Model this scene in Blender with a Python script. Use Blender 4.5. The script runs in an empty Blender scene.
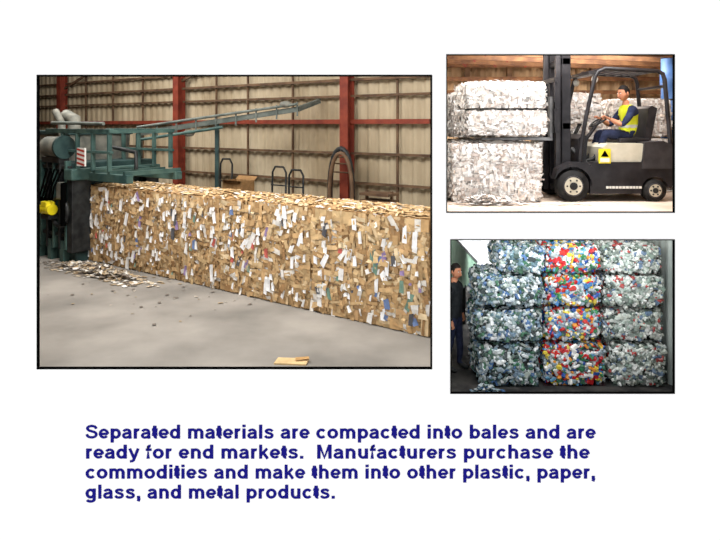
import bpy, bmesh, math, random
from mathutils import Vector, Matrix, noise
random.seed(7)
R = random.random
def U(a,b): return a+(b-a)*R()
def lin(v):
    v/=255.0
    return v/12.92 if v<=0.04045 else ((v+0.055)/1.055)**2.4
def C(r,g,b): return (lin(r),lin(g),lin(b),1.0)

scene=bpy.context.scene
scene.view_settings.view_transform='Standard'
scene.view_settings.look='None'

# ------------------------------------------------------------------ materials
def mat(name,col,col2=None,scale=4.0,rough=0.7,metal=0.0,bump=0.0,stretch=(1,1,1),detail=4,lo=0.35,hi=0.65,spec=0.3):
    m=bpy.data.materials.new(name); m.use_nodes=True
    nt=m.node_tree; b=nt.nodes['Principled BSDF']
    b.inputs['Roughness'].default_value=rough; b.inputs['Metallic'].default_value=metal
    b.inputs['Specular IOR Level'].default_value=spec
    b.inputs['Base Color'].default_value=col
    if col2 is not None or bump>0:
        tc=nt.nodes.new('ShaderNodeTexCoord'); mp=nt.nodes.new('ShaderNodeMapping')
        mp.inputs['Scale'].default_value=stretch
        nz=nt.nodes.new('ShaderNodeTexNoise'); nz.inputs['Scale'].default_value=scale; nz.inputs['Detail'].default_value=detail
        nt.links.new(tc.outputs['Object'],mp.inputs['Vector']); nt.links.new(mp.outputs['Vector'],nz.inputs['Vector'])
        if col2 is not None:
            cr=nt.nodes.new('ShaderNodeValToRGB')
            cr.color_ramp.elements[0].position=lo; cr.color_ramp.elements[1].position=hi
            cr.color_ramp.elements[0].color=col; cr.color_ramp.elements[1].color=col2
            nt.links.new(nz.outputs['Fac'],cr.inputs['Fac']); nt.links.new(cr.outputs['Color'],b.inputs['Base Color'])
        if bump>0:
            bp=nt.nodes.new('ShaderNodeBump'); bp.inputs['Strength'].default_value=bump; bp.inputs['Distance'].default_value=0.05
            nt.links.new(nz.outputs['Fac'],bp.inputs['Height']); nt.links.new(bp.outputs['Normal'],b.inputs['Normal'])
    return m
def attr_mat(name,rough=0.7,spec=0.3,nscale=14,namt=0.25):
    m=bpy.data.materials.new(name); m.use_nodes=True
    nt=m.node_tree; b=nt.nodes['Principled BSDF']
    b.inputs['Roughness'].default_value=rough; b.inputs['Specular IOR Level'].default_value=spec
    a=nt.nodes.new('ShaderNodeAttribute'); a.attribute_name='Col'
    tc=nt.nodes.new('ShaderNodeTexCoord'); nz=nt.nodes.new('ShaderNodeTexNoise'); nz.inputs['Scale'].default_value=nscale
    nt.links.new(tc.outputs['Object'],nz.inputs['Vector'])
    mr=nt.nodes.new('ShaderNodeMapRange'); mr.inputs['From Min'].default_value=0.3; mr.inputs['From Max'].default_value=0.7
    mr.inputs['To Min'].default_value=1-namt; mr.inputs['To Max'].default_value=1+namt*0.4
    nt.links.new(nz.outputs['Fac'],mr.inputs['Value'])
    mx=nt.nodes.new('ShaderNodeVectorMath'); mx.operation='SCALE'
    nt.links.new(a.outputs['Color'],mx.inputs[0]); nt.links.new(mr.outputs['Result'],mx.inputs['Scale'])
    nt.links.new(mx.outputs['Vector'],b.inputs['Base Color'])
    return m

M_page=mat('page_white',(0.95,0.95,0.95,1),rough=0.9,spec=0.0)
M_ink=mat('navy_ink',C(28,26,124),rough=0.8,spec=0.0)
M_black=mat('black_frame',(0.002,0.002,0.002,1),rough=0.7,spec=0.0)
M_conc=mat('hall_concrete',C(118,114,108),C(160,154,146),scale=0.7,rough=0.85,bump=0.05,detail=10,lo=.3,hi=.7)
M_corr=mat('grey_tan_sheet',C(144,128,102),C(186,172,146),scale=0.55,stretch=(1,1,.5),rough=0.6,detail=6)
M_rust=mat('rust_red_steel',C(104,42,30),C(132,58,40),scale=3,rough=0.6)
M_girt=mat('brown_girt',C(74,54,40),C(108,84,62),scale=3,rough=0.7)
M_roof=mat('roof_brown',C(80,62,46),C(120,96,72),scale=1.5,rough=0.8)
M_teal=mat('teal_paint',C(46,72,70),C(74,100,94),scale=3,rough=0.5)
M_teald=mat('dark_teal_paint',C(26,46,48),C(52,74,72),scale=3,rough=0.5)
M_dark=mat('oily_black',C(20,22,24),C(48,50,50),scale=5,rough=0.5)
M_grey=mat('machine_grey',C(96,98,92),C(134,132,122),scale=4,rough=0.6)
M_pipe=mat('pipe_greygreen',C(76,84,80),C(106,112,106),scale=4,rough=0.55)
M_yel=mat('yellow_paint',C(224,204,20),C(244,226,50),scale=6,rough=0.4)
M_white=mat('white_paint',C(222,220,214),rough=0.5)
M_red=mat('red_paint',C(170,60,50),rough=0.5)
M_floor2=mat('warehouse_floor',C(222,198,178),C(244,230,214),scale=1.6,rough=0.8,bump=0.05,detail=8)
M_wall2=mat('brown_sheet',C(116,92,68),C(184,156,122),scale=0.9,stretch=(1,1,.6),rough=0.7)
M_wood=mat('roof_timber',C(90,60,42),C(128,92,62),scale=5,rough=0.7)
M_fk=mat('forklift_black',C(28,27,30),C(46,44,47),scale=5,rough=0.35)
M_fk2=mat('forklift_grey',C(48,46,49),C(66,64,66),scale=5,rough=0.4)
M_cream=mat('forklift_cream',C(196,190,170),C(214,208,190),scale=5,rough=0.5)
M_tyre=mat('tyre_rubber',C(20,20,21),C(34,33,33),scale=9,rough=0.8)
M_steel=mat('bare_steel',C(120,120,122),C(160,160,160),scale=6,rough=0.35,metal=0.6)
M_yard=mat('yard_ground',C(38,38,40),C(74,72,70),scale=4,rough=0.9,bump=0.2)
M_green=mat('green_cladding',C(110,142,122),C(150,178,158),scale=1,rough=0.5)
M_cont=mat('container_grey',C(150,160,156),C(186,194,190),scale=2,rough=0.5)
M_sky=mat('pale_sky_backdrop',C(244,247,250),rough=0.9,spec=0)  # near-white colour of the backdrop that stands in for overcast sky
M_leaf=mat('hedge_dark',C(14,22,14),C(44,56,36),scale=8,rough=0.9)
M_skin=mat('skin',C(190,128,98),C(204,142,110),scale=20,rough=0.6)
M_navy=mat('navy_cloth',C(30,38,66),C(44,54,86),scale=14,rough=0.9,bump=0.2)
M_trou=mat('trouser_cloth',C(28,34,58),C(42,50,78),scale=14,rough=0.9,bump=0.2)
M_coat=mat('dark_coat',C(26,30,34),C(42,46,50),scale=14,rough=0.9,bump=0.2)
M_vest=mat('hi_vis_yellow',C(222,232,30),C(238,246,70),scale=10,rough=0.7)
M_hair=mat('black_hair',C(16,13,12),C(34,27,24),scale=40,rough=0.7)
M_refl=mat('reflective_band',C(210,214,214),rough=0.3)
M_card=attr_mat('cardboard_flakes',0.85,0.1,9,0.22)
M_paper=attr_mat('paper_flakes',0.85,0.1,12,0.12)
M_pet=attr_mat('plastic_bottles',0.25,0.6,20,0.25)

# ------------------------------------------------------------------ mesh builder
class MB:
    def __init__(s): s.v=[];s.f=[];s.m=[];s.c=[];s.s=[];s.mats=[];s.col=(1,1,1,1)
    def mi(s,m):
        if m not in s.mats: s.mats.append(m)
        return s.mats.index(m)
    def add(s,vs,fs,m,smooth=False,col=None):
        o=len(s.v); s.v+= [tuple(v) for v in vs]; k=s.mi(m)
        for f in fs:
            s.f.append([i+o for i in f]); s.m.append(k); s.s.append(smooth); s.c.append(col or s.col)
    def box(s,x0,x1,y0,y1,z0,z1,m,ch=0.0):
        cx,cy,cz=(x0+x1)/2,(y0+y1)/2,(z0+z1)/2
        if ch<=0:
            vs=[(x,y,z) for x in(x0,x1) for y in(y0,y1) for z in(z0,z1)]
            s.add(vs,[(0,1,3,2),(4,6,7,5),(0,4,5,1),(2,3,7,6),(0,2,6,4),(1,5,7,3)],m)
        else:
            bm=bmesh.new(); bmesh.ops.create_cube(bm,size=1)
            for v in bm.verts: v.co=Vector((cx+v.co.x*(x1-x0),cy+v.co.y*(y1-y0),cz+v.co.z*(z1-z0)))
            bmesh.ops.bevel(bm,geom=bm.edges[:],offset=ch,segments=2,profile=0.5,affect='EDGES')
            bm.verts.index_update()
            s.add([v.co[:] for v in bm.verts],[[v.index for v in f.verts] for f in bm.faces],m); bm.free()
    def prism(s,pts,y0,y1,m):
        n=len(pts)
        vs=[(p[0],y0,p[1]) for p in pts]+[(p[0],y1,p[1]) for p in pts]
        fs=[list(range(n)),list(range(2*n-1,n-1,-1))]+[[i,i+n,(i+1)%n+n,(i+1)%n] for i in range(n)]
        s.add(vs,fs,m)
    def foot(s,pts,z0,z1,m):
        n=len(pts)
        vs=[(p[0],p[1],z0) for p in pts]+[(p[0],p[1],z1) for p in pts]
        fs=[list(range(n))[::-1],list(range(n,2*n))]+[[i,(i+1)%n,(i+1)%n+n,i+n] for i in range(n)]
        s.add(vs,fs,m)
    def tube(s,pts,r,m,seg=10,radii=None,caps=True):
        pts=[Vector(p) for p in pts]; n=len(pts); rings=[]
        ref=None
        for i,p in enumerate(pts):
            d=(pts[min(i+1,n-1)]-pts[max(i-1,0)]).normalized()
            if ref is None:
                ref=d.orthogonal().normalized()
            a=(ref-d*ref.dot(d)).normalized(); ref=a; b=d.cross(a)
            rr=radii[i] if radii else r
            rings.append([p+(a*math.cos(t)+b*math.sin(t))*rr for t in [2*math.pi*k/seg for k in range(seg)]])
        vs=[v for g in rings for v in g]; fs=[]
        for i in range(n-1):
            for k in range(seg):
                fs.append((i*seg+k,i*seg+(k+1)%seg,(i+1)*seg+(k+1)%seg,(i+1)*seg+k))
        s.add(vs,fs,m,True)
        if caps:
            s.add(rings[0],[list(range(seg))[::-1]],m); s.add(rings[-1],[list(range(seg))],m)
    def beam(s,p0,p1,w,h,m,up=(0,0,1)):
        p0=Vector(p0);p1=Vector(p1); d=(p1-p0).normalized(); up=Vector(up)
        a=d.cross(up).normalized(); b=a.cross(d).normalized()
        vs=[p+a*(sx*w/2)+b*(sz*h/2) for p in(p0,p1) for sx,sz in((-1,-1),(1,-1),(1,1),(-1,1))]
        s.add(vs,[(3,2,1,0),(4,5,6,7),(0,1,5,4),(1,2,6,5),(2,3,7,6),(3,0,4,7)],m)
    def ibeam(s,p0,p1,w,h,m,up=(0,0,1)):
        p0=Vector(p0);p1=Vector(p1);d=(p1-p0).normalized();upv=Vector(up);a=d.cross(upv).normalized();b=a.cross(d).normalized()
        s.beam(p0,p1,w*0.2,h,m,up)
        for sg in(-1,1):
            o=b*(sg*h*0.46); s.beam(p0+o,p1+o,w,h*0.1,m,up)
    def ball(s,c,rx,ry,rz,m,seg=16,rings=10,fn=None):
        vs=[];fs=[]
        for i in range(rings+1):
            ph=math.pi*i/rings
            for k in range(seg):
                t=2*math.pi*k/seg
                p=Vector((math.sin(ph)*math.cos(t),math.sin(ph)*math.sin(t),math.cos(ph)))
                if fn: p=fn(p)
                vs.append((c[0]+p.x*rx,c[1]+p.y*ry,c[2]+p.z*rz))
        for i in range(rings):
            for k in range(seg):
                fs.append((i*seg+k,(i+1)*seg+k,(i+1)*seg+(k+1)%seg,i*seg+(k+1)%seg))
        s.add(vs,fs,m,True)
    def torus(s,c,axis,Rr,r,m,seg=28,s2=8):
        axis=Vector(axis).normalized(); a=axis.orthogonal().normalized(); b=axis.cross(a)
        vs=[];fs=[]
        for i in range(seg):
            t=2*math.pi*i/seg; dr=a*math.cos(t)+b*math.sin(t)
            for k in range(s2):
                q=2*math.pi*k/s2
                vs.append(Vector(c)+dr*(Rr+r*math.cos(q))+axis*(r*math.sin(q)))
        for i in range(seg):
            for k in range(s2):
                fs.append((i*s2+k,((i+1)%seg)*s2+k,((i+1)%seg)*s2+(k+1)%s2,i*s2+(k+1)%s2))
        s.add(vs,fs,m,True)
    def build(s,name,loc=(0,0,0),parent=None,mw=None,fixn=True):
        me=bpy.data.meshes.new(name); me.from_pydata(s.v,[],s.f)
        for m in s.mats: me.materials.append(m)
        me.polygons.foreach_set('material_index',s.m); me.polygons.foreach_set('use_smooth',s.s)
        ca=me.color_attributes.new('Col','FLOAT_COLOR','CORNER')
        arr=[]
        for f,c in zip(s.f,s.c): arr+=list(c)*len(f)
        ca.data.foreach_set('color',arr)
        me.update()
        if fixn:
            bm=bmesh.new(); bm.from_mesh(me); bmesh.ops.recalc_face_normals(bm,faces=bm.faces[:]); bm.to_mesh(me); bm.free()
        ob=bpy.data.objects.new(name,me); scene.collection.objects.link(ob)
        if mw is not None: ob.matrix_world=mw
        else: ob.location=loc
        if parent: ob.parent=parent
        return ob
def empty(name,mw=None,loc=(0,0,0)):
    e=bpy.data.objects.new(name,None); scene.collection.objects.link(e); e.empty_display_size=0.2
    if mw is not None: e.matrix_world=mw
    else: e.location=loc
    return e

EYE=3.25; D=8.0
# ------------------------------------------------------------------ camera
cd=bpy.data.cameras.new('camera'); cam=bpy.data.objects.new('camera',cd); scene.collection.objects.link(cam)
cam.location=(0,0,EYE); cam.rotation_euler=(math.radians(90),0,0)
cd.lens=30; cd.sensor_width=36; cd.shift_y=-145/720; cd.clip_end=200
scene.camera=cam
# ------------------------------------------------------------------ world
w=bpy.data.worlds.new('world'); scene.world=w; w.use_nodes=True
w.node_tree.nodes['Background'].inputs['Color'].default_value=(1,1,1,1)
w.node_tree.nodes['Background'].inputs['Strength'].default_value=1.12

# ------------------------------------------------------------------ presentation board with three openings
k=D/600.0
def bx(px): return (px-360)*k
def bz(py): return EYE-(py-125)*k
wins=[(38,431,76,368),(447,674,55,212),(451,674,240,393)]
rects=[(bx(a),bx(b),bz(d),bz(c)) for a,b,c,d in wins]
xs=sorted(set([-7.5,7.5]+[r[0] for r in rects]+[r[1] for r in rects]))
zs=sorted(set([-3.0,8.2]+[r[2] for r in rects]+[r[3] for r in rects]))
mb=MB()
for i in range(len(xs)-1):
    for j in range(len(zs)-1):
        cx=(xs[i]+xs[i+1])/2; cz=(zs[j]+zs[j+1])/2
        if any(r[0]<cx<r[1] and r[2]<cz<r[3] for r in rects): continue
        mb.box(xs[i],xs[i+1],D,D+0.03,zs[j],zs[j+1],M_page)
me_b=mb.build('presentation_board',fixn=False)
bm=bmesh.new(); bm.from_mesh(me_b.data); bmesh.ops.remove_doubles(bm,verts=bm.verts[:],dist=1e-4); bm.to_mesh(me_b.data); bm.free()
for n,r in enumerate(rects):
    t=0.016 if n==0 else 0.010; ti=t*.35; mb=MB(); y0,y1=D-0.006,D+0.033
    mb.box(r[0]-t,r[0]+ti,y0,y1,r[2]-t,r[3]+t,M_black); mb.box(r[1]-ti,r[1]+t,y0,y1,r[2]-t,r[3]+t,M_black)
    mb.box(r[0],r[1],y0,y1,r[2]-t,r[2]+ti,M_black); mb.box(r[0],r[1],y0,y1,r[3]-ti,r[3]+t,M_black)
    mb.build('picture_frame')

# --- lettering: own bold grotesque, strokes on a 1000 unit em
def arc(cx,cy,rx,ry,a0,a1,n=14):
    return [(cx+rx*math.cos(math.radians(a0+(a1-a0)*i/n)),cy+ry*math.sin(math.radians(a0+(a1-a0)*i/n))) for i in range(n+1)]
def crom(P,n=5):
    P=[P[0]]+P+[P[-1]]; out=[]
    for i in range(1,len(P)-2):
        a,b,c_,d=P[i-1],P[i],P[i+1],P[i+2]
        for j in range(n):
            t=j/n
            out.append(tuple(0.5*((2*b[q])+(-a[q]+c_[q])*t+(2*a[q]-5*b[q]+4*c_[q]-d[q])*t*t+(-a[q]+3*b[q]-3*c_[q]+d[q])*t**3) for q in(0,1)))
    out.append(P[-2]); return out
W0=166
G={
' ':(278,[]),
'n':(611,[[(145,0),(145,519)],arc(305,300,162,160,180,0)+[(467,0)]]),
'm':(889,[[(138,0),(138,519)],arc(291,305,153,158,180,0)+[(444,0)],arc(597,305,153,158,180,0)+[(750,0)]]),
'u':(611,[[(467,0),(467,519)],[(145,519)]+arc(306,222,161,162,180,360)]),
'h':(611,[[(145,0),(145,716)],arc(305,300,162,160,180,0)+[(467,0)]]),
'r':(389,[[(138,0),(138,519)],arc(300,290,160,164,180,75)]),
'o':(611,[arc(305,259,190,193,0,360,24)]),
'c':(556,[arc(298,259,185,193,40,320,20)]),
'e':(556,[[(115,245),(475,245)],arc(285,259,184,193,-5,322,24)]),
'd':(611,[[(467,0),(467,716)],arc(285,259,175,193,0,360,24)]),
'b':(611,[[(145,0),(145,716)],arc(326,259,175,193,0,360,24)]),
'p':(611,[[(145,-199),(145,519)],arc(326,259,175,193,0,360,24)]),
'g':(611,[[(467,519)]+arc(285,-40,182,98,0,-165),arc(285,265,175,187,0,360,24)]),
'a':(556,[arc(265,345,156,112,168,0)+[(426,110),(450,0)],[(426,312),(330,290)]+arc(220,160,118,102,95,270)+[(330,75),(426,160)]]),
's':(556,[crom([(450,372),(390,440),(275,458),(165,432),(137,375),(190,312),(290,275),(400,235),(436,160),(395,88),(275,60),(150,80),(88,150)])]),
'S':(667,[crom([(570,505),(510,605),(340,648),(175,605),(130,520),(190,432),(340,375),(510,318),(565,210),(500,105),(340,68),(160,112),(92,228)])]),
'i':(278,[[(139,0),(139,519)],[(139,590),(139,716)]]),
'l':(278,[[(139,0),(139,716)]]),
't':(333,[[(168,665),(168,150)]+arc(262,150,94,90,180,280,6),[(22,460),(312,460)]]),
'f':(333,[[(22,460),(314,460)],[(140,0),(140,560)]+arc(245,550,105,105,180,75,6)]),
'k':(556,[[(138,0),(138,716)],[(150,190),(455,519)],[(265,310),(480,0)]]),
'y':(556,[[(75,519),(285,20)],crom([(490,519),(300,20),(235,-105),(85,-135)])]),
'M':(833,[[(145,0),(145,716)],[(688,0),(688,716)],[(180,700),(416,60),(653,700)]]),
'.':(278,[[(139,0),(139,145)]]),
',':(278,[[(139,0),(139,145)],[(175,30),(118,-130)]]),
}
def ribbon(mb,pts,wd,ox,oz,s,y):
    n=len(pts); L=[];Rr=[]
    closed=(abs(pts[0][0]-pts[-1][0])+abs(pts[0][1]-pts[-1][1]))<1
    for i in range(n):
        def dirn(a,b):
            dx=b[0]-a[0];dz=b[1]-a[1];l=math.hypot(dx,dz) or 1; return dx/l,dz/l
        if closed and i in(0,n-1): d0=dirn(pts[-2],pts[-1]); d1=dirn(pts[0],pts[1])
        else:
            d0=dirn(pts[max(i-1,0)],pts[max(i,1)]); d1=dirn(pts[min(i,n-2)],pts[min(i+1,n-1)])
        tx,tz=d0[0]+d1[0],d0[1]+d1[1]; l=math.hypot(tx,tz) or 1; tx/=l;tz/=l
        cosv=max(.55,tx*d1[0]+tz*d1[1]); 
        w_=(wd*(1-.2*abs(tx)))/2/cosv
        L.append((pts[i][0]-tz*w_,pts[i][1]+tx*w_)); Rr.append((pts[i][0]+tz*w_,pts[i][1]-tx*w_))
    vs=[(ox+p[0]*s,y,oz+p[1]*s) for p in L]+[(ox+p[0]*s,y,oz+p[1]*s) for p in Rr]
    mb.add(vs,[(i,i+n,i+n+1,i+1) for i in range(n-1)],M_ink)
lines=[("Separated materials are compacted into bales and are",85,596,438.6),
("ready for end markets.  Manufacturers purchase the",85,590,458.6),
("commodities and make them into other plastic, paper,",85,596,478.6),
("glass, and metal products.",85,336,498.6)]
par=empty('caption_lettering')
for n,(t,x0,x1,yb) in enumerate(lines):
    mb=MB(); tot=sum(G[c][0] for c in t); s=19.6*k/1000; sx=(x1-x0)*k/tot
    x=0
    for ci,c in enumerate(t):
        adv,st=G[c]
        for pi,pth in enumerate(st):
            wd=W0*(.8 if (c=='M' and len(pth)==3) else (.92 if c in'ysSkae' else 1))
            # every stroke lies on its own hair-thin layer so overlapping strokes of one letter never share a plane
            ribbon(mb,pth,wd,x*s,0,s,-.0006*pi)
        x+=adv
    o=mb.build('line_%d'%(n+1),fixn=False); o.location=(bx(x0),D-0.004,bz(yb)); o.scale=(sx/s,1,1); o.parent=par

# ------------------------------------------------------------------ recycled-material bales
def bale(name,P0,u,d,L,W,H,pal,n,size,kind,m,core,bulge=0.03,straps=4,strapcol=(0.02,0.02,0.02,1),topn=0.35,sheet=1.6,extra=None,rnd=0.05,tilt=.28,lift=.045,asp=(.25,.9)):
    P0,u,d=Vector(P0),Vector(u).normalized(),Vector(d).normalized(); up=Vector((0,0,1))
    mb=MB(); nf=u.cross(up).normalized()
    if nf.dot(d)>0: nf=-nf
    def pt(a,b,c): return u*a+d*b+up*c
    def prof(x,y):
        return -rnd*((abs(2*x-1))**5+(abs(2*y-1))**5)
    seg=0.09
    def grid(o,e1,e2,l1,l2,nrm):
        n1=max(2,int(l1/seg)); n2=max(2,int(l2/seg)); vs=[];fs=[]
        for i in range(n1+1):
            for j in range(n2+1):
                p=o+e1*(l1*i/n1)+e2*(l2*j/n2)
                q=p+P0
                dd=noise.noise(q*4)*bulge+noise.noise(q*11)*bulge*.6
                vs.append(p+nrm*(dd+prof(i/n1,j/n2)))
        for i in range(n1):
            for j in range(n2):
                a=i*(n2+1)+j; fs.append((a,a+n2+1,a+n2+2,a+1))
        for f in fs:
            g=U(.75,1.1)
            c=random.choice(core)
            mb.add([vs[x] for x in f],[(0,1,2,3)],m,False,(c[0]*g,c[1]*g,c[2]*g,1))
    Z=Vector((0,0,0))
    grid(Z,u,up,L,H,nf); grid(pt(0,W,0),u,up,L,H,-nf); grid(pt(0,0,H),u,d,L,W,up)
    grid(Z,d,up,W,H,-u); grid(pt(L,0,0),d,up,W,H,u)
    mb.add([pt(0,0,0),pt(L,0,0),pt(L,W,0),pt(0,W,0)],[(0,1,2,3)],m,False,core[0])
    if extra: extra(mb,pt,nf)
    faces=[(Z,u,up,L,H,nf,1.0),(pt(0,0,H),u,d,L,W,up,topn),(Z,d,up,W,H,-u,0.5),(pt(L,0,0),d,up,W,H,u,0.3)]
    for (o,e1,e2,l1,l2,nr,wt) in faces:
        cnt=int(n*wt*(l1*l2)/(L*H))
        for _ in range(cnt):
            a=U(0.02,.98); b=U(.03,.97)
            c=random.choice(pal); g=U(.8,1.12); col=(min(c[0]*g,.95),min(c[1]*g,.95),min(c[2]*g,.95),1)
            base=o+e1*(a*l1)+e2*(b*l2)+nr*prof(a,b)
            if kind=='sheet':
                s1=size*U(.4,1.5)*sheet; s2=size*U(*asp)
                s1=min(s1,l1*.3)
                ang=random.gauss(0,.3) if R()<.5 else random.gauss(math.pi/2,.25)
                ex=s1/2*abs(math.cos(ang))/l1; ey=s1/2*abs(math.sin(ang))/l2
                a=min(max(a,ex),1-ex); b=min(max(b,ey),1-ey)
                base=o+e1*(a*l1)+e2*(b*l2)+nr*prof(a,b)
                x=(e1*math.cos(ang)+e2*math.sin(ang)); y=(-e1*math.sin(ang)+e2*math.cos(ang))
                tt_=tilt*(.5 if nr.z>.5 else 1)
                x=(x+nr*random.gauss(0,tt_)).normalized(); y=(y+nr*random.gauss(0,tt_)).normalized()
                base=base+nr*U(.0,lift*(.5 if nr.z>.5 else 1))
                vs=[]
                for i in(-1,0,1):
                    f=nr*(U(-.01,.025) if i==0 else U(-.015,.015))
                    w1=U(.7,1.1)*s2/2;w2=U(.7,1.1)*s2/2
                    vs+= [base+x*(s1/2*i)-y*w1+f, base+x*(s1/2*i)+y*w2+f]
                for q in vs:
                    if q.z<0.004: q.z=0.004
                mb.add(vs,[(0,1,3,2),(2,3,5,4)],m,False,col)
            else:
                s1=size*U(.7,1.4); s2=s1*U(.35,.7)
                dr=(e1*random.gauss(0,1)+e2*random.gauss(0,.8)+nr*random.gauss(0,.35)).normalized()
                sd=dr.cross(nr).normalized(); nn=sd.cross(dr)
                base=base+nr*U(-.02,.03)
                vs=[];ring=6
                pf=[(-.5,.35),(-.42,.95),(.0,U(.6,1)),(.25,1.),(.42,.35),(.5,.3)]
                for (tt,rr) in pf:
                    for q in range(ring):
                        an=2*math.pi*q/ring
                        vs.append(base+dr*(tt*s1)+(sd*math.cos(an)*s2/2+nn*math.sin(an)*s2*.36)*rr*U(.85,1.15))
                fs=[]
                for i in range(len(pf)-1):
                    for q in range(ring):
                        fs.append((i*ring+q,i*ring+(q+1)%ring,(i+1)*ring+(q+1)%ring,(i+1)*ring+q))
                fs+=[tuple(range(ring)),tuple(range(len(vs)-ring,len(vs)))]
                mb.add(vs,fs,m,False,col)
    for sN in range(straps):
        z=H*(sN+.6)/(straps+.2); off=0.03
        p=[pt(0,0,z)+nf*(off-rnd)-u*.01,pt(L*.12,0,z)+nf*off, pt(L*.5,0,z+U(-.01,.01))+nf*(off+.01),pt(L*.88,0,z)+nf*off, pt(L,0,z)+nf*(off-rnd)+u*.01]
        mb.col=strapcol; mb.tube(p,0.005,m,4); mb.col=(1,1,1,1)
    return mb.build(name,loc=P0,fixn=False)

# ================================================================== HALL 1
u1=Vector((-.8201,.5722,0)); n1=Vector((.5722,.8201,0)); cw=13.1; wl0=n1*cw
def wp(t,z=0,off=0): v=wl0+u1*t-n1*off; return Vector((v.x,v.y,z))
mb=MB(); mb.foot([(-5.4,8.05),(1.03,8.05),(1.93,wp(6.85).y),(wp(30.3).x,wp(30.3).y),(-18,27.5)],-0.2,0.0,M_conc); mb.build('floor')
def corr(name,p0,p1,z0,z1,pitch,amp,m,thick=.02,z0b=None,z1b=None):
    if z0b is None: z0b=z0
    if z1b is None: z1b=z1
    p0=Vector((p0[0],p0[1],0));p1=Vector((p1[0],p1[1],0)); L=(p1-p0).length; d=(p1-p0).normalized(); nn=Vector((d.y,-d.x,0))
    nst=int(L/pitch*4); vs=[];fs=[]
    prof=[0,1,1,0]
    for i in range(nst+1):
        f=i/nst
        t=L*f; q=p0+d*t+nn*(amp*prof[i%4])
        vs+=[(q.x,q.y,z0+(z0b-z0)*f),(q.x,q.y,z1+(z1b-z1)*f)]
    for i in range(nst): fs.append((2*i,2*i+2,2*i+3,2*i+1))
    mb=MB(); mb.add(vs,fs,m)
    ob=mb.build(name,fixn=False); md=ob.modifiers.new('thickness','SOLIDIFY'); md.thickness=thick; return ob
corr('wall_back',wp(6.8),wp(30.2),0,7.5,.34,.05,M_corr)
mb=MB(); mb.foot([(-5.35,8.06),(-5.25,8.06),(wp(30).x+.1,wp(30).y),(wp(30).x-.2,wp(30).y)],0,7.5,M_roof); mb.build('wall_left')
mb=MB(); mb.foot([(1.03,8.06),(1.11,8.06),(2.06,16.0),(1.98,16.0)],-.65,7.55,M_white); mb.build('wall_partition')
mb=MB(); mb.foot([(-5.4,8.05),(1.05,8.05),(1.95,wp(6.8).y+.1),(wp(30.4).x,wp(30.4).y),(-18,27.5)],7.5,7.65,M_roof); mb.build('roof')
TC=(9.35,16.2,23.4)
for t in TC:
    mb=MB(); mb.ibeam(wp(t,0,.3),wp(t,7.45,.3),.26,.30,M_rust,up=n1); mb.build('steel_column')
mb=MB()
for z in (1.0,1.72,2.5,4.02,4.9,5.8):
    mb.beam(wp(6.95,z,.13),wp(30,z,.13),.1,.06,M_girt)
mb.beam(wp(6.95,3.34,.15),wp(30,3.34,.15),.14,.12,M_rust); mb.beam(wp(6.95,4.45,.15),wp(30,4.45,.15),.12,.07,M_girt)
for t0,t1 in ((TC[0],TC[1]),(TC[1],TC[2])):
    mb.beam(wp(t0,6.9,.2),wp(t1,4.7,.2),.06,.08,M_girt)
for t in (7.9,11.4,13.2,14.6,18.4,20.2,22.0,25.6):
    mb.beam(wp(t,0,.12),wp(t,7.4,.12),.05,.05,M_girt,up=n1)
mb.build('trim_girts')
mb=MB()
for t in TC: mb.ibeam(wp(t,7.1,.4),wp(t,7.1,4.2),.2,.3,M_rust)
mb.build('trim_rafters')

# overhead conveyor boom
mb=MB()
q0=Vector((-6.0,16.3,3.02)); q1=Vector((-1.62,15.6,3.66)); 
dv=(q1-q0)
mb.beam(q0,q1,.12,.13,M_pipe)
mb.tube([q0+Vector((0,-.15,.17)),q1+Vector((0,-.15,.13))],.035,M_pipe,8)
mb.tube([q0+Vector((0,-.2,-.18)),q0+dv*.55+Vector((0,-.2,-.18))],.04,M_teal,8)
for i in range(9):
    p=q0+dv*(i/8); mb.beam(p+Vector((0,-.1,-.18)),p+Vector((0,-.1,.19)),.04,.04,M_pipe,up=(1,0,0))
mb.beam(q1,q1+Vector((.5,.9,.25)),.1,.12,M_pipe)
mb.beam(q0,Vector((q0.x,q0.y,0)),.14,.14,M_teald,up=(1,0,0))
mb.beam(q0+dv*.5+Vector((0,.05,0)),Vector((q0.x+dv.x*.5,q0.y+dv.y*.5+.05,0)),.1,.1,M_teald,up=(1,0,0))
mb.ball(q0+dv*.93+Vector((0,-.1,.17)),.16,.12,.09,M_grey)
mb.ball(q0+dv*.33+Vector((0,-.1,-.2)),.16,.12,.09,M_grey)
mb.build('conveyor_boom')

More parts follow.
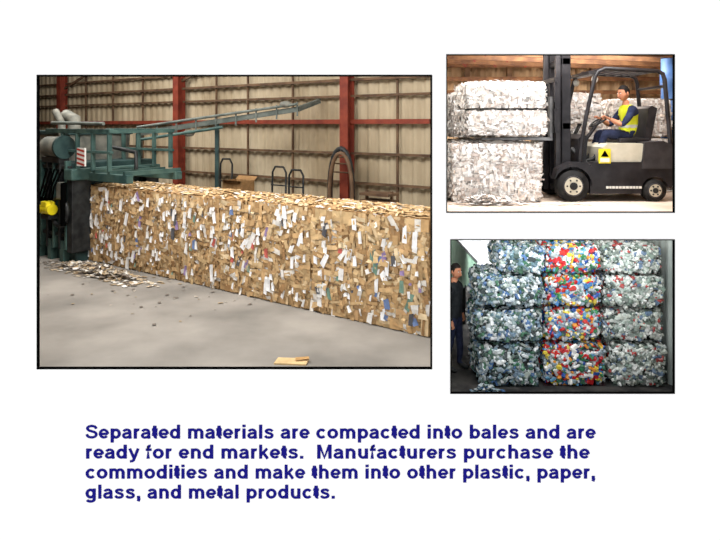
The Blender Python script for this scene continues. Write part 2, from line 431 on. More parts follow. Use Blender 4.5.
# cardboard bale row
cardpal=[C(212,178,132),C(196,160,114),C(220,188,142),C(184,148,104),C(226,198,156),C(204,168,122),C(192,156,114),C(212,182,136),C(168,132,92),C(200,164,118),
 C(238,232,222),C(242,238,232),C(226,204,166),C(210,178,132),C(202,166,120),C(206,172,126),C(216,184,138),C(198,164,120),C(220,190,146)]
odd=[C(150,130,170),C(110,130,170),C(190,100,90),C(90,90,94),C(120,150,134)]+[C(248,248,248)]*9+[C(238,236,232)]*4
front0=Vector((1.05,9.18,0)); sh=Vector((.13,1,0)).normalized()
t=-0.02; Lb=1.165; i=0
while t<9.2:
    L=min(Lb,9.3-t)
    P=front0+u1*(t)
    Hh=1.81+U(-.015,.02)
    def ex(mb,pt,nf,L=L,Hh=Hh):
        x=.01
        while x<L-.03:
            wv=U(.06,.2); z=.02
            while z<Hh-.08:
                hv=U(.10,.4); z2=min(z+hv,Hh-.01); c=random.choice(cardpal[:10]+cardpal[13:15]+[C(236,230,220)]); g=U(.8,1.1)
                o_=nf*(U(.0,.035)); x2=min(x+wv,L-.005); tl=nf*U(-.03,.03)
                vs=[pt(x,0,z)+o_,pt(x2,0,z)+o_+tl,pt(x2+U(-.01,.01),0,z2)+o_+tl*U(.5,1),pt(x+U(-.01,.01),0,z2)+o_+nf*U(-.02,.02)]
                mb.add(vs,[(0,1,2,3)],M_card,False,(c[0]*g,c[1]*g,c[2]*g,1)); z=z2+U(-.02,.015)
            x+=wv
        for _ in range(34):
            a=U(.07,L-.07); z=U(.12,Hh-.14); s=U(.04,.13); c=random.choice(odd); hh=s*U(.8,2.8)
            q=pt(a,0,z)+nf*U(.045,.065); sl=random.gauss(0,.2)
            ux=u1*math.cos(sl)+Vector((0,0,math.sin(sl))); uz=Vector((0,0,math.cos(sl)))-u1*math.sin(sl)
            vs=[q-ux*s*.5*U(.4,1)-uz*hh*.5,q+ux*s*.5*U(.3,1)-uz*hh*.5*U(.6,1)+nf*.02,q+ux*s*.5*U(.5,1)+uz*hh*.5*U(.6,1),q-ux*s*.4+uz*hh*.5]
            for v in vs: v.z=max(v.z,.01)
            mb.add(vs,[(0,1,2,3)],M_card,False,c)
    bale('cardboard_bale',P,u1,sh,L-.004,1.45,Hh,cardpal,560,.12,'sheet',M_card,[C(176,140,96),C(160,124,82),C(188,152,106)],bulge=.025,straps=5,strapcol=C(120,108,90),topn=.45,extra=ex,tilt=.09,lift=.05,rnd=.018,asp=(.3,.9))
    t+=Lb; i+=1

# baler (baling press)
org=front0+u1*9.3
Mb=Matrix(((u1.x,n1.x,0,org.x),(u1.y,n1.y,0,org.y),(0,0,1,0),(0,0,0,1)))
bal=empty('baling_press',Mb)
def part(name,fn,par):
    mb=MB(); fn(mb); ob=mb.build(name); ob.parent=par; return ob
def f_(mb):
    mb.box(-.1,5.5,-.35,2.0,0,.42,M_teald,.03)
    for x in(.2,.75,1.3,2.4,3.6,4.8): mb.box(x,x+.16,-.5,-.3,0,.5,M_teal)
part('base_frame',f_,bal)
def f_(mb):
    mb.box(.05,1.5,-.4,1.9,.42,2.35,M_teald,.03)
    for x in(.05,.32,.6,.88,1.18): mb.box(x,x+.07,-.52,-.38,.3,2.4,M_dark if x in(.32,.88) else M_teal,.01)
    for z in(.6,1.15,1.7,2.2): mb.box(0,1.55,-.48,-.38,z,z+.08,M_dark,.01)
    mb.box(-.18,.05,-.5,-.02,.25,2.15,M_dark,.02)
    mb.box(-.18,.05,1.5,1.9,.25,2.15,M_dark,.02)
    mb.box(-.25,.1,-.55,1.9,1.95,2.22,M_teal,.03)
part('press_chamber',f_,bal)
def f_(mb):
    mb.box(-1.75,.1,-.12,.05,1.93,2.12,M_teal,.015); mb.box(-1.75,.1,1.2,1.4,1.93,2.12,M_teal,.015)
    for x in(-1.7,-1.1,-.5): mb.box(x,x+.1,-.12,1.4,2.1,2.2,M_teal)
    mb.tube([(-1.2,.5,2.2),(-1.2,.5,2.6),(-.3,.5,2.7)],.05,M_dark,8)
part('tension_channel',f_,bal)
def f_(mb):
    mb.box(1.45,5.3,-.25,1.8,.42,1.7,M_teald,.04)
    for x in(1.6,2.3,3.0,3.7,4.4): mb.box(x,x+.1,-.36,-.22,.4,1.75,M_teal,.01)
    mb.tube([(1.5,-.5,1.0),(2.7,-.5,1.0)],.12,M_grey,14); mb.tube([(1.3,-.5,1.0),(1.5,-.5,1.0)],.06,M_steel,10)
part('ram_housing',f_,bal)
def f_(mb):
    pts=[(.9,2.3),(2.9,2.3),(3.3,3.05),(.8,3.05)]
    mb.prism(pts,0,1.7,M_grey)
    mb.box(.75,3.35,-.06,1.76,3.0,3.1,M_teald,.02)
    mb.tube([(.35,-.42,2.72),(1.0,-.42,2.72)],.25,M_grey,20); mb.tube([(.27,-.42,2.72),(.35,-.42,2.72)],.28,M_teald,20)
    mb.box(.3,1.1,-.55,-.3,2.35,2.48,M_dark)
    mb.tube([(1.0,-.1,2.2),(1.0,-.1,3.3),(1.3,-.1,3.6)],.09,M_grey,10)
    mb.tube([(1.3,.4,3.05),(1.3,.4,3.4),(1.7,.4,3.5)],.16,M_grey,14)
part('feed_hopper',f_,bal)
def f_(mb):
    for y in(-.35,1.3):
        mb.box(-1.45,1.3,y,y+.12,3.06,3.16,M_teal,.01); mb.box(-1.45,.6,y,y+.1,2.6,2.66,M_teal,.01)
        for x in(-1.4,-.75,-.1,.55): mb.box(x,x+.06,y,y+.1,2.2,3.1,M_teal,.01)
    for x in(-1.4,-.1,1.2): mb.box(x,x+.1,-.35,1.4,3.06,3.14,M_teal)
    mb.tube([(-1.3,-.4,3.28),(.9,-.4,3.3)],.04,M_pipe,8)
part('gantry',f_,bal)
def f_(mb):
    mb.box(-.62,-.3,-.45,-.41,2.3,2.72,M_white)
    for j in range(4):
        z=2.3+j*.105
        vs=[(-.62,-.452,z),(-.3,-.452,min(z+.05,2.68)),(-.3,-.452,min(z+.10,2.72)),(-.62,-.452,z+.05)]
        mb.add(vs,[(0,1,2,3)],M_red)
part('warning_panel',f_,bal)
def f_(mb):
    mb.tube([(.38,-.66,1.25),(.78,-.66,1.25)],.13,M_yel,14); mb.box(.45,.7,-.78,-.55,1.3,1.44,M_yel,.02)
    mb.box(.4,.75,-.74,-.38,1.02,1.12,M_dark)
part('pump_motor',f_,bal)
def f_(mb):
    for kx in range(5):
        x=.15+kx*.17
        mb.tube([(x,-.55,2.2),(x+.05,-.72,1.8-.08*kx),(x+.2,-.68,1.5),(1.3,-.6,1.4)],.022,M_black,6)
    mb.box(.1,.3,-.62,-.42,1.5,1.9,M_grey,.02)
    mb.tube([(.0,-.6,.9),(.0,-.6,1.9)],.07,M_black,8)
    mb.torus((.25,-.56,1.2),(0,1,0),.34,.05,M_dark,32,8)
part('hydraulic_hoses',f_,bal)

def scraps(name,P,L,W,H,n,size,pal,m,ux=(1,0,0),uy=(0,1,0)):
    P=Vector(P);ux=Vector(ux);uy=Vector(uy); mb=MB()
    for _ in range(n):
        a=random.gauss(0,.38);b=random.gauss(0,.38)
        a=max(-1,min(1,a));b=max(-1,min(1,b))
        h=H*max(0,1-(a*a+b*b)*1.6)*R()
        q=ux*(a*L/2)+uy*(b*W/2)+Vector((0,0,h+.012))
        s=size*U(.4,1.4); an=U(0,6.28); x=Vector((math.cos(an),math.sin(an),0)); y=Vector((-x.y,x.x,0))
        tz=Vector((0,0,1))
        tt=(.15 if h<.03 else .8)
        vs=[q-x*s/2-y*s*.3+tz*U(0,tt*.4)*s,q+x*s/2-y*s*.3+tz*U(0,tt)*s,q+x*s/2+y*s*.3+tz*U(0,tt*.6)*s,q-x*s/2+y*s*.3+tz*U(0,tt*.5)*s]
        c=random.choice(pal); mb.add(vs,[(0,1,2,3)],m,False,c)
    return mb.build(name,loc=P,fixn=False)
sp=[C(200,186,162),C(226,222,214),C(180,156,122),C(232,228,222),C(156,136,110),C(140,130,120),C(200,180,152),C(176,166,154),C(120,110,100)]
scraps('paper_scrap_pile',front0+u1*7.9-n1*.62,3.9,.85,.13,1100,.10,sp,M_card,u1,n1)
scraps('floor_litter',(-3.5,12.0,0),6,5,.0,90,.07,[C(190,180,165),C(160,144,120),C(120,112,104)],M_card)
mb=MB(); mb.add([(-.24,-.06,.0),(.2,-.1,.0),(.23,.07,.015),(-.2,.09,.02),(-.24,-.06,.02),(.2,-.1,.02),(.23,.07,.035),(-.2,.09,.04)],[(3,2,1,0),(4,5,6,7),(0,1,5,4),(1,2,6,5),(2,3,7,6),(3,0,4,7)],M_card,False,C(214,184,136))
mb.add([(.05,-.02,.04),(.24,-.0,.06),(.22,.1,.05),(.04,.08,.045)],[(0,1,2,3)],M_card,False,C(190,150,100)); mb.build('cardboard_sheet',loc=(-.93,8.20,0))
def trolley(t,off,h):
    mb=MB()
    for a in(0,.5):
        mb.tube([wp(t+a,.1,off+.5),wp(t+a,.2,off),wp(t+a,h-.15,off-.05),wp(t+a+(.1 if a==0 else -.1),h,off-.05)],.028,M_dark,6)
    mb.tube([wp(t+.1,h,off-.05),wp(t+.4,h,off-.05)],.028,M_dark,6)
    for z in(.6,1.1,1.6): mb.tube([wp(t,z,off),wp(t+.5,z,off)],.02,M_dark,6)
    mb.tube([wp(t-.05,.14,off-.02),wp(t-.12,.14,off-.02)],.14,M_tyre,12); mb.tube([wp(t+.55,.14,off-.02),wp(t+.62,.14,off-.02)],.14,M_tyre,12)
    mb.build('sack_truck')
trolley(13.1,.9,2.25)
trolley(11.0,.9,2.1)
trolley(10.3,1.0,2.05)
mb=MB(); pts=[]
for i in range(15):
    a=math.pi*i/14; pts.append(wp(9.0+.36*math.cos(a)+.1,1.3+1.35*math.sin(a)**.7 if i not in(0,14) else 0,.9))
mb.tube(pts,.07,M_dark,8)
mb.tube([p+Vector((.0,-.25,-.1)) if p.z>.2 else Vector((p.x,p.y-.25,0)) for p in pts],.05,M_girt,8)
for i in range(3,12,1): mb.tube([pts[i],pts[i]+Vector((0,-.25,-.1))],.015,M_dark,5)
for i in range(5): mb.tube([pts[2+i]*1.0,pts[12-i]*1.0],.02,M_girt,5)
mb.build('hoop_frame')
def cbox(t,off,w,d,h,name='cardboard_box'):
    mb=MB()
    mb.add([wp(t+a*w,z*h,off+b*d) for a in(0,1) for b in(0,1) for z in(0,1)],[(0,1,3,2),(4,6,7,5),(0,4,5,1),(2,3,7,6),(0,2,6,4)],M_card,False,C(150,116,78))
    mb.add([wp(t,h,off),wp(t+w,h,off),wp(t+w,h+.1,off-.12),wp(t,h+.1,off-.12)],[(0,1,2,3)],M_card,False,C(160,124,84))
    mb.add([wp(t,h,off+d),wp(t+w,h,off+d),wp(t+w,h+.03,off+d+.15),wp(t,h+.03,off+d+.15)],[(0,1,2,3)],M_card,False,C(160,124,84))
    mb.build(name,fixn=False)
cbox(12.05,1.0,.75,.5,1.7); cbox(16.4,1.0,.6,.6,1.8)
mb=MB()
for z in(1.05,1.25,1.45,1.62): mb.beam(wp(7.35,z,1.2),wp(8.15,z,1.2),.5,.06,M_girt)
for t in(7.4,8.1): mb.beam(wp(t,0,1.2),wp(t,1.7,1.2),.06,.06,M_girt,up=n1)
mb.build('slatted_bench')

# ================================================================== WAREHOUSE 2
Z2=EYE-1.16
mb=MB(); mb.foot([(1.1,8.05),(4.45,8.05),(9.0,16.1),(2.06,16.1)],Z2-.22,Z2,M_floor2); mb.build('floor_upper')
corr('wall_back_upper',(8.95,15.9),(2.05,15.9),Z2,6.2,.3,.05,M_wall2)
mb=MB(); mb.foot([(4.4,8.06),(4.5,8.06),(9.05,16.1),(8.95,16.1)],-.65,6.2,M_wall2); mb.build('wall_right')
mb=MB(); mb.add([(1.05,8.05,5.7),(4.5,8.05,5.7),(9.05,16.1,5.2),(2.0,16.1,5.2),(1.05,8.05,5.8),(4.5,8.05,5.8),(9.05,16.1,5.3),(2.0,16.1,5.3)],[(0,1,2,3),(7,6,5,4),(0,4,5,1),(1,5,6,2),(2,6,7,3),(3,7,4,0)],M_wood); mb.build('ceiling')
mb=MB()
for x in(2.8,3.9,5.0,6.1,7.2,8.1): mb.beam((x,15.7,Z2),(x,15.7,5.15),.12,.14,M_girt,up=(0,1,0))
for z in(4.1,4.45,4.8): mb.beam((2.1,15.6,z),(8.7,15.6,z),.08,.1,M_wood)
for y in(11.5,12.6,13.8,15.0):
    mb.beam((1.75+.1*(y-11),y,4.55+.02*y),(6.0+.5*(y-11),y,4.35+.02*y),.08,.11,M_wood)
    for j in range(7):
        x=1.9+j*.75
        if x+.75>6.0+.5*(y-11): break
        mb.beam((x,y,4.75),(x+.4,y,5.1),.04,.04,M_rust); mb.beam((x+.4,y,5.1),(x+.75,y,4.7),.04,.04,M_rust)
mb.build('trim_roof_truss')
wpal=[C(248,246,244),C(244,241,238),C(250,248,246),C(238,233,229),C(246,243,241),C(232,225,219),C(250,247,243),C(220,210,204),C(240,228,219),C(206,194,188)]
wcore=[C(226,218,210),C(240,236,232),C(198,186,178)]
def wb(x,y,z,L,W,H,rot=0,n=620,size=.08):
    u=(math.cos(rot),math.sin(rot),0); d=(-math.sin(rot),math.cos(rot),0)
    return bale('paper_bale',(x,y,Z2+z),u,d,L,W,H,wpal,n,size,'sheet',M_paper,wcore,bulge=.06,straps=3,strapcol=C(190,182,172),topn=.4,tilt=.3,lift=.05,asp=(.2,.8),rnd=.06)
wb(1.38,8.98,0,1.34,1.0,.88,n=1300)
wb(1.62,9.02,1.0,1.19,.95,.38,n=700); wb(1.60,9.04,1.41,1.2,.9,.40,n=700)
wb(1.66,10.6,0,1.26,.9,.9); wb(1.66,10.6,.94,1.24,.9,.8)
wb(3.2,10.9,0,1.2,.9,.85); wb(3.2,10.9,.89,1.2,.9,.85)
wb(4.75,11.3,0,1.2,.9,.9,n=400); wb(4.8,11.35,.94,1.1,.85,.7,.0,n=400)
scraps('loose_paper_heap',(1.85,8.72,Z2),1.2,.4,.12,320,.08,wpal,M_paper)
scraps('loose_paper_heap',(5.3,10.75,Z2),1.0,.6,.45,450,.11,wpal,M_paper)
scraps('paper_litter',(3.0,8.72,Z2),2.0,.6,.0,110,.05,wpal,M_paper)
M_drum=mat('barrel_blue',C(70,110,170),C(90,130,190),scale=4,rough=.4)
mb=MB()
for j in range(3):
    z=.84*j; mb.tube([(0,0,z),(0,0,z+.26),(0,0,z+.27),(0,0,z+.54),(0,0,z+.55),(0,0,z+.82)],.23,M_drum,24,radii=[.21,.21,.23,.23,.21,.21])
    mb.torus((0,0,z+.82),(0,0,1),.2,.02,M_dark)
mb.build('blue_drum',loc=(6.25,12.0,Z2))

# ------------------------------------------------------------------ forklift
FX,FY=3.84,9.04
fk=empty('forklift_truck',loc=(FX,FY,Z2))
def fp(name,fn):
    mb=MB(); fn(mb); ob=mb.build(name); ob.parent=fk; return ob
def wheel(mb,x,y0,y1,r,tread=True):
    c=r
    mb.tube([(x,y0+.02,c),(x,y0,c),(x,y1,c),(x,y1-.0,c)],r,M_tyre,28,radii=[r*.93,r*.985,r,r*.95])
    mb.tube([(x,y0-.004,c),(x,y0+.03,c)],r*.56,M_cream,24); mb.tube([(x,y0-.02,c),(x,y0+.02,c)],r*.24,M_dark,16)
    mb.torus((x,y0+.005,c),(0,1,0),r*.6,.012,M_fk2)
    for k_ in range(6):
        a=k_*math.pi/3; mb.tube([(x+math.cos(a)*r*.4,y0-.014,c+math.sin(a)*r*.4),(x+math.cos(a)*r*.4,y0,c+math.sin(a)*r*.4)],.014,M_dark,6)
def f_(mb): wheel(mb,-.63,-.02,.17,.24); wheel(mb,-.63,.93,1.12,.24)
fp('front_wheels',f_)
def f_(mb): wheel(mb,.62,.02,.18,.17); wheel(mb,.62,.92,1.08,.17)
fp('rear_wheels',f_)
def f_(mb):
    def arch(cx,cz,r,a0,a1,n=8): return [(cx+r*math.cos(math.radians(a0+(a1-a0)*i/n)),cz+r*math.sin(math.radians(a0+(a1-a0)*i/n))) for i in range(n+1)]
    prof=[(-.36,.12)]+[(.40,.12)]+arch(.62,.17,.21,195,15)[0:]+[(.86,.2),(.92,.32),(.90,.62),(.82,.84),(.66,.88),(.5,.86),(.42,.6),(-.30,.6),(-.36,.52)]
    mb.prism(prof,.03,1.07,M_fk)
    prof=arch(-.63,.24,.29,160,0)+[(-.34,.5),(-.42,.6),(-.66,.6),(-.86,.5)]
    mb.prism(prof,.0,.2,M_fk); mb.prism(prof,.9,1.1,M_fk)
    mb.box(-.6,-.3,.18,.92,.14,.55,M_fk,.02)
fp('chassis',f_)
def f_(mb):
    mb.prism([(.42,.5),(.93,.5),(.95,.66),(.88,.86),(.74,.92),(.46,.90)],.02,1.08,M_fk2)
    mb.box(.905,.95,.3,.8,.3,.45,M_dark,.01)
fp('counterweight',f_)
def f_(mb):
    mb.prism([(-.16,.52),(.5,.52),(.5,.84),(.44,.88),(-.08,.88),(-.16,.82)],.06,1.04,M_cream)
    mb.box(-.1,.4,.05,.07,.56,.6,M_fk); 
fp('battery_hood',f_)
def f_(mb):
    mb.prism([(-.40,.50),(-.16,.50),(-.16,.56),(-.40,.56)],.04,1.06,M_fk)
    mb.prism([(-.50,.50),(-.40,.50),(-.36,.98),(-.44,1.02),(-.5,.95)],.12,.98,M_fk)
fp('footwell_and_dash',f_)
def f_(mb):
    mb.box(-.23,-.05,.028,.05,.58,.80,M_yel)
    mb.add([(-.20,.026,.68),(-.08,.026,.68),(-.14,.026,.78)],[(0,1,2)],M_black)
    mb.box(-.21,-.07,.022,.03,.60,.66,M_white)
fp('decals',f_)
def f_(mb):
    x=-.12
    for k_ in range(11):
        wd_=U(.025,.045); mb.box(x,x+wd_,.012,.03,.20,.235,M_white); x+=wd_+.014
fp('maker_plate',f_)
def f_(mb):
    for y in(.22,.82):
        mb.box(-.72,-.585,y,y+.09,.1,2.75,M_fk,.01)
        mb.box(-.80,-.72,y+.05,y+.12,.1,2.75,M_fk2,.01)
    for z in(.2,1.1,2.1,2.65): mb.box(-.72,-.6,.22,.91,z,z+.09,M_fk)
    for y in(.42,.66): mb.tube([(-.66,y,.2),(-.66,y,2.2)],.035,M_steel,10)
    mb.tube([(-.7,.54,.3),(-.7,.54,2.5)],.02,M_dark,6)
    mb.tube([(-.55,.3,.8),(-.3,.3,.55)],.03,M_steel,8)
fp('mast',f_)
def f_(mb):
    o=.90
    for z in(.14,.52): mb.box(-.86,-.80,.12,1.0,o+z,o+z+.1,M_fk)
    for y in(.14,.4,.66,.94): mb.box(-.86,-.82,y,y+.04,o+.14,o+.95,M_fk)
    mb.box(-.86,-.81,.12,1.0,o+.92,o+.99,M_fk)
    for y in(.25,.75):
        mb.prism([(-.90,o+.03),(-.90,o+.7),(-.86,o+.7),(-.86,o+.08),(-.89,o+.05)],y,y+.11,M_steel)
        mb.prism([(-1.95,o+.035),(-.86,o+.02),(-.86,o+.07),(-1.95,o+.05)],y,y+.11,M_steel)
fp('fork_carriage',f_)
def f_(mb):
    for y in(.08,.98):
        mb.tube([(-.50,y,.56),(-.47,y,.9),(-.40,y,1.3),(-.27,y,1.88),(-.22,y,1.97),(-.12,y,2.02),(.68,y,1.98),(.76,y,1.94),(.79,y,1.85),(.88,y,.85)],.032,M_fk,8)
    for x in(-.15,-.02,.12,.26,.4,.54,.66): mb.tube([(x,.08,2.015-(x+.15)*.04),(x,.98,2.015-(x+.15)*.04)],.02,M_fk,6)
    mb.box(-.36,-.2,.06,1.0,1.93,1.98,M_fk)
    mb.tube([(.8,.08,1.75),(.8,.98,1.75)],.022,M_fk,6)
    mb.ball((-.25,.14,1.86),.05,.05,.06,M_white,10,8)
    mb.ball((-.25,.92,1.86),.05,.05,.06,M_white,10,8)
fp('overhead_guard',f_)
def f_(mb):
    mb.box(.18,.66,.26,.78,.86,.96,M_fk,.03)
    mb.prism([(.58,.92),(.68,.92),(.78,1.42),(.70,1.46),(.64,1.42)],.28,.76,M_fk)
fp('seat',f_)
def f_(mb):
    ax=Vector((-.55,0,.85)).normalized(); c=Vector((-.04,.5,1.22))
    mb.torus(c,ax,.16,.013,M_dark,32,8)
    s1=ax.orthogonal().normalized(); s2=ax.cross(s1)
    for a in(0,2.1,4.2): mb.tube([c,c+(s1*math.cos(a)+s2*math.sin(a))*.16],.01,M_dark,6)
    mb.tube([c,(-.38,.5,.75)],.03,M_fk,10)
    for y in(.66,.72,.78): 
        mb.tube([(-.36,y,.98),(-.27,y,1.16)],.009,M_dark,6); mb.ball((-.27,y,1.17),.02,.02,.02,M_dark,8,6)
fp('steering_wheel',f_)

# ------------------------------------------------------------------ people
man=empty('forklift_driver',loc=(FX,FY,Z2))
def skinmesh(J,E,root,sub=2):
    me=bpy.data.meshes.new('tmp'); names=list(J); idx={n:i for i,n in enumerate(names)}
    me.from_pydata([J[n][0] for n in names],[(idx[a],idx[b]) for a,b in E],[])
    ob=bpy.data.objects.new('tmp',me); scene.collection.objects.link(ob)
    ob.modifiers.new('skin','SKIN'); sm=ob.modifiers.new('sub','SUBSURF'); sm.levels=sub; sm.render_levels=sub
    sv=me.skin_vertices[0].data
    for n in names:
        r=J[n][1]; sv[idx[n]].radius=(r,r) if not isinstance(r,tuple) else r
        sv[idx[n]].use_root=(n==root)
    bpy.context.view_layer.update()
    dg=bpy.context.evaluated_depsgraph_get(); res=bpy.data.meshes.new_from_object(ob.evaluated_get(dg))
    bpy.data.objects.remove(ob); return res
J={'pelvis':((.44,.5,.99),.135),'waist':((.45,.5,1.12),.13),'chest':((.44,.5,1.28),.145),'upper':((.42,.5,1.39),.12),
'neck':((.395,.5,1.485),.06),'neck2':((.37,.49,1.57),.055)}
E=[('pelvis','waist'),('waist','chest'),('chest','upper'),('upper','neck'),('neck','neck2')]
for s,sg in(('n',-1),('f',1)):
    c=.5
    J['sh'+s]=((.415,c+sg*.175,1.40),.072); J['ua'+s]=((.33,c+sg*.225,1.28),.058); J['el'+s]=((.235,c+sg*.24,1.165),.047)
    J['fa'+s]=((.15,c+sg*.21,1.20),.043); J['wr'+s]=((.06,c+sg*.17,1.255),.029)
    E+= [('upper','sh'+s),('sh'+s,'ua'+s),('ua'+s,'el'+s),('el'+s,'fa'+s),('fa'+s,'wr'+s)]
    J['hip'+s]=((.36,c+sg*.095,.985),.098); J['th'+s]=((.18,c+sg*.12,1.02),.084); J['kn'+s]=((-.0,c+sg*.13,1.03),.066)
    J['ca'+s]=((-.05,c+sg*.13,.86),.056); J['an'+s]=((-.14,c+sg*.13,.655),.04); J['ft'+s]=((-.22,c+sg*.13,.61),.04); J['to'+s]=((-.31,c+sg*.135,.595),.033)
    E+= [('pelvis','hip'+s),('hip'+s,'th'+s),('th'+s,'kn'+s),('kn'+s,'ca'+s),('ca'+s,'an'+s),('an'+s,'ft'+s),('ft'+s,'to'+s)]
bme=skinmesh(J,E,'pelvis')
for m in(M_navy,M_vest,M_trou,M_skin,M_dark,M_refl): bme.materials.append(m)
for p in bme.polygons:
    c=p.center; p.use_smooth=True; lat=abs(c.y-.5)
    if c.z<.68 and c.x<-.05: p.material_index=4
    elif c.z>1.475 and lat<.09 : p.material_index=3
    elif c.x<.2 and c.z>1.1: p.material_index=3
    elif c.x<.30 and c.z<1.13: p.material_index=2
    elif c.z<1.0: p.material_index=2
    elif lat>.155 and c.z<1.42 : p.material_index=0
    elif c.z>1.0 and lat<.16:
        p.material_index=1
        if 1.12<c.z<1.165 : p.material_index=5
    else: p.material_index=0
bo=bpy.data.objects.new('body',bme); scene.collection.objects.link(bo); bo.parent=man
hd=MB()
def hf(p):
    q=p.copy()
    if q.z<0:
        k_=1-.32*(-q.z)**1.3; q.y*=k_; q.x=q.x*(1-.18*(-q.z)) -.06*(-q.z)
    if q.x>0.2: q.x*=1.05
    return q
hd.ball((0,0,0),.094,.076,.122,M_skin,24,16,hf)
def hairf(p):
    q=p.copy()
    if q.x<-.35 and q.z<.45: q=q*.93
    elif q.z<-.35: q=q*.9
    return q
hd.ball((.008,0,.016),.099,.082,.116,M_hair,24,16,hairf)
def facef(p):
    q=p.copy()
    if q.x>-.1: q.x=-.1
    if q.z<0: q.y*=1-.3*(-q.z)**1.3
    return q
hd.ball((-.006,0,-.022),.098,.077,.1,M_skin,24,16,facef)
hd.tube([(-.098,0,.02),(-.112,0,-.012),(-.122,0,-.032),(-.104,0,-.042)],.012,M_skin,8,radii=[.008,.012,.016,.01])
for s in(-1,1):
    hd.ball((-.093,s*.03,.012),.011,.014,.008,M_white,10,6); hd.ball((-.102,s*.03,.012),.004,.006,.006,M_black,8,6)
    hd.tube([(-.098,s*.016,.03),(-.1,s*.03,.035),(-.088,s*.046,.03)],.005,M_hair,6)
    hd.ball((.005,s*.08,-.01),.02,.01,.032,M_skin,12,8)
hd.tube([(-.086,-.026,-.066),(-.1,0,-.064),(-.086,.026,-.066)],.006,mat('lips',C(150,80,70),rough=.6),6)
ho=hd.build('head'); ho.parent=man; ho.location=(.345,.49,1.665); ho.rotation_euler=(0,math.radians(-12),math.radians(22))
def hand(name,wr,axis_to,side,par):
    mb=MB(); wr=Vector(wr); d=(Vector(axis_to)-wr).normalized(); sd=Vector((0,1,0)); sd=(sd-d*sd.dot(d)).normalized(); upn=d.cross(sd)
    if upn.z<0: upn=-upn
    vs=[];rg=8
    secs=[(-.015,.026,.022),(.02,.036,.018),(.055,.042,.016),(.08,.040,.013)]
    for (t_,a,b) in secs:
        for k_ in range(rg):
            an=2*math.pi*k_/rg; vs.append(wr+d*t_+sd*(math.cos(an)*a)+upn*(math.sin(an)*b))
    fs=[(i*rg+k_,i*rg+(k_+1)%rg,(i+1)*rg+(k_+1)%rg,(i+1)*rg+k_) for i in range(3) for k_ in range(rg)]+[tuple(range(rg)),tuple(range(3*rg,4*rg))]
    mb.add(vs,fs,M_skin,True)
    for j,(o,l) in enumerate(((-.03,.062),(-.01,.074),(.011,.07),(.031,.054))):
        b=wr+d*.078+sd*(o*side)
        p1=b+d*(l*.4)+upn*.004; p2=p1+d*(l*.18)-upn*(l*.36); p3=p2-d*(l*.22)-upn*(l*.2)
        mb.tube([b-d*.01,b,p1,p2,p3],.008,M_skin,7,radii=[.009,.0092,.0088,.0078,.006])
    b=wr+d*.02-sd*(.032*side)
    mb.tube([b,b+d*.025-sd*(.02*side)-upn*.006,b+d*.055-sd*(.022*side)-upn*.02,b+d*.075-sd*(.012*side)-upn*.032],.01,M_skin,7,radii=[.013,.0115,.010,.0075])
    o=mb.build(name); o.parent=par; return o
hand('hand_near',J['wrn'][0],(-.03,.345,1.30),-1,man)
hand('hand_far',J['wrf'][0],(-.03,.655,1.30),1,man)

# ================================================================== YARD 3
Z3=EYE-3.9
mb=MB(); mb.foot([(1.1,8.05),(4.45,8.05),(9.0,16.1),(2.06,16.1)],Z3-.2,Z3,M_yard); mb.build('floor_yard')
mb=MB(); mb.foot([(2.05,15.95),(9.0,15.95),(9.0,16.05),(2.05,16.05)],Z3,Z2-.22,M_sky); mb.build('sky_backdrop_yard')  # white panel added as a backdrop in place of overcast sky
# worker standing beside the stack
wk=empty('yard_worker',loc=(1.50,9.55,Z3)); wk.rotation_euler=(0,0,math.radians(150)); wk.scale=(.97,.97,.97)
J={'pelvis':((0,0,.95),.135),'waist':((.0,0,1.08),.13),'chest':((.0,0,1.24),.15),'upper':((.01,0,1.37),.125),'neck':((0,0,1.46),.06),'neck2':((-.015,0,1.54),.055)}
E=[('pelvis','waist'),('waist','chest'),('chest','upper'),('upper','neck'),('neck','neck2')]
for s,sg in(('n',-1),('f',1)):
    J['sh'+s]=((.01,sg*.18,1.38),.075); J['ua'+s]=((.02,sg*.225,1.24),.062); J['el'+s]=((.03,sg*.245,1.10),.05)
    J['fa'+s]=((-.01,sg*.25,.99),.046); J['wr'+s]=((-.05,sg*.25,.87),.03)
    E+= [('upper','sh'+s),('sh'+s,'ua'+s),('ua'+s,'el'+s),('el'+s,'fa'+s),('fa'+s,'wr'+s)]
    x=.06*sg
    J['hip'+s]=((0,sg*.095,.9),.1); J['th'+s]=((x*.3,sg*.11,.7),.086); J['kn'+s]=((x*.6-.01,sg*.115,.49),.064)
    J['ca'+s]=((x,sg*.115,.33),.058); J['an'+s]=((x+.02,sg*.115,.1),.042); J['ft'+s]=((x-.06,sg*.12,.05),.042); J['to'+s]=((x-.15,sg*.125,.038),.034)
    E+= [('pelvis','hip'+s),('hip'+s,'th'+s),('th'+s,'kn'+s),('kn'+s,'ca'+s),('ca'+s,'an'+s),('an'+s,'ft'+s),('ft'+s,'to'+s)]
wm=skinmesh(J,E,'pelvis')
for m in(M_coat,M_trou,M_skin,M_dark): wm.materials.append(m)
for p in wm.polygons:
    c=p.center; p.use_smooth=True
    if c.z<.1: p.material_index=3
    elif c.z>1.465 and abs(c.y)<.09: p.material_index=2
    elif c.z<.885 and abs(c.y)>.21: p.material_index=2
    elif c.z<.9 and abs(c.y)<.21: p.material_index=1
    else: p.material_index=0
wo=bpy.data.objects.new('body',wm); scene.collection.objects.link(wo); wo.parent=wk
h2=bpy.data.objects.new('head',ho.data); scene.collection.objects.link(h2); h2.parent=wk; h2.location=(-.03,0,1.63); h2.rotation_euler=(0,math.radians(-6),math.radians(-25))
hand('hand_left',J['wrn'][0],(-.09,-.25,.75),-1,wk); hand('hand_right',J['wrf'][0],(-.09,.25,.75),1,wk)

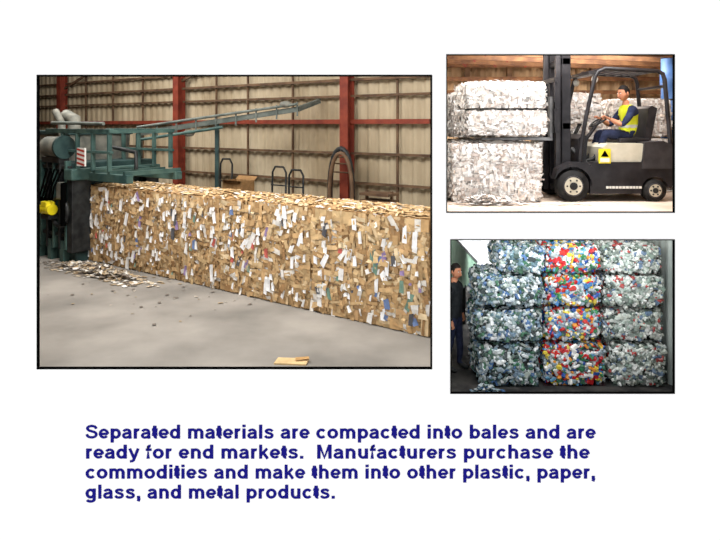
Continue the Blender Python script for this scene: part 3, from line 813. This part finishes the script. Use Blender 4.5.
pA=[C(160,176,188),C(196,208,214),C(116,142,158),C(82,110,98),C(220,228,232),C(64,84,80),C(150,168,170),C(76,112,160),C(50,62,64),C(180,192,186),C(216,224,226),C(106,126,120),C(68,116,90),C(130,156,178),C(98,128,138),C(236,240,242)]
pB=[C(194,34,38),C(204,52,46),C(44,86,166),C(60,124,184),C(46,126,80),C(226,228,228),C(236,236,236),C(226,146,54),C(228,204,76),C(220,224,228),C(100,160,198),C(236,236,232),C(70,120,94),C(160,174,184),C(180,192,194),C(196,40,48),C(130,150,160)]
pC=[C(212,220,216),C(190,200,194),C(230,234,232),C(158,170,164),C(126,138,132),C(202,210,200),C(222,228,222),C(96,110,104),C(176,80,78),C(210,216,214),C(178,192,186),C(232,236,234),C(106,128,154),C(138,158,148)]
cA=[C(36,46,48),C(22,28,30),C(64,76,80)]; cB=[C(60,38,42),C(34,40,60),C(100,104,108)]; cC=[C(76,84,80),C(52,60,56),C(110,118,114)]  # dark core colours paint the shade in the gaps between bottles
zr=[(-.65,.005),(.02,.52),(.54,1.02),(1.04,1.45)]
def plb(name,x,y,L,H0,H1,pal,core,rot=0):
    bale(name,(x,y,H0+.01),(1,0,0),(0,1,0),L,.85,H1-H0-.045,pal,360,.10,'bottle',M_pet,core,bulge=.04,straps=0,topn=.5,rnd=.085)
colA=[(1.79,.88),(1.74,.96),(1.77,.96),(2.10,.64)]
for (z0,z1),(xx,ll) in zip(zr,colA): plb('mixed_plastic_bale',xx,8.94+U(-.03,.05),ll,z0,z1,pA,cA)
for (z0,z1),(xx,ll) in zip(zr,[(2.75,.92),(2.80,.80),(2.81,.80),(2.82,.78)]): plb('coloured_plastic_bale',xx,8.94+U(-.03,.05),ll,z0,z1,pB,cB)
for (z0,z1),(xx,ll) in zip(zr,[(3.77,.80),(3.68,.86),(3.69,.84),(3.68,.82)]): plb('clear_plastic_bale',xx,8.94+U(-.03,.05),ll,z0,z1,pC,cC)
corr('wall_container',(4.66,8.1),(4.66,10.6),Z3,1.8,.2,.03,M_cont)
corr('wall_green_shed',(1.47,9.95),(2.62,13.6),.52,1.45,.17,.03,M_green,z0b=-.35,z1b=.12)
mb=MB()
mb.beam((1.45,9.95,1.47),(2.62,13.6,.14),.08,.05,M_dark); mb.beam((1.45,9.95,.52),(2.62,13.6,-.35),.06,.05,M_dark)
for f in(0.02,.5,.98): mb.beam((1.45+1.17*f,9.95+3.65*f,Z3),(1.45+1.17*f,9.95+3.65*f,.55-.87*f),.07,.07,M_dark,up=(1,0,0))
mb.build('shed_frame')
mb=MB()
for _ in range(900):
    q=Vector((U(0,1.6),U(0,.6),U(0,.2)*U(.8,1)));s=U(.02,.05);a=Vector((U(-1,1),U(-1,1),U(-1,1))).normalized();b=a.orthogonal().normalized()
    pp=[q,q+a*s+b*s*.4,q+a*s*2,q+a*s-b*s*.4]
    for v in pp: v.z=max(v.z,0)
    mb.add(pp,[(0,1,2,3)],M_leaf)
mb.box(.05,1.5,.1,.5,0,.18,M_leaf,.05)
mb.build('hedge',loc=(2.85,14.6,Z3),fixn=False)
scraps('plastic_litter',(1.85,8.76,Z3),.5,.2,.08,110,.07,pA,M_pet)

# ------------------------------------------------------------------ lights
def area(name,loc,size,sizey,power,rot=(0,0,0),col=(1,1,1)):
    l=bpy.data.lights.new(name,'AREA'); l.shape='RECTANGLE'; l.size=size; l.size_y=sizey; l.energy=power; l.color=col
    o=bpy.data.objects.new(name,l); scene.collection.objects.link(o); o.location=loc; o.rotation_euler=rot; return o
area('hall_fill_front',(-3.0,10.6,7.3),7,3.6,1250,(math.radians(30),0,math.radians(-20)),(1,.985,.96))  # added fill light under the roof, no roof opening here
area('hall_fill_rear',(-8,17.0,7.3),7,4,900,(math.radians(25),0,math.radians(-35)),(1,.975,.93))  # second added fill, brightens the rear of the hall
area('warehouse_fill_front',(2.9,8.6,5.55),2.8,.8,260,(math.radians(28),0,0),(1,.97,.94))  # added fill behind the board, no lamp fitting modelled
area('warehouse_fill_rear',(4.5,12.8,5.1),3,2,260,(math.radians(20),0,0),(1,.94,.86))  # added fill to lift the back of the warehouse
area('yard_fill_front',(2.85,8.25,1.80),3.0,.12,32,(math.radians(40),0,0),(.95,.985,1))  # added fill under the slab to brighten the bale fronts
area('yard_fill_rear',(3.6,13.0,1.8),3,2.5,420,(math.radians(38),0,0),(.95,.98,1))  # added fill tilted at the backdrop to whiten it as sky
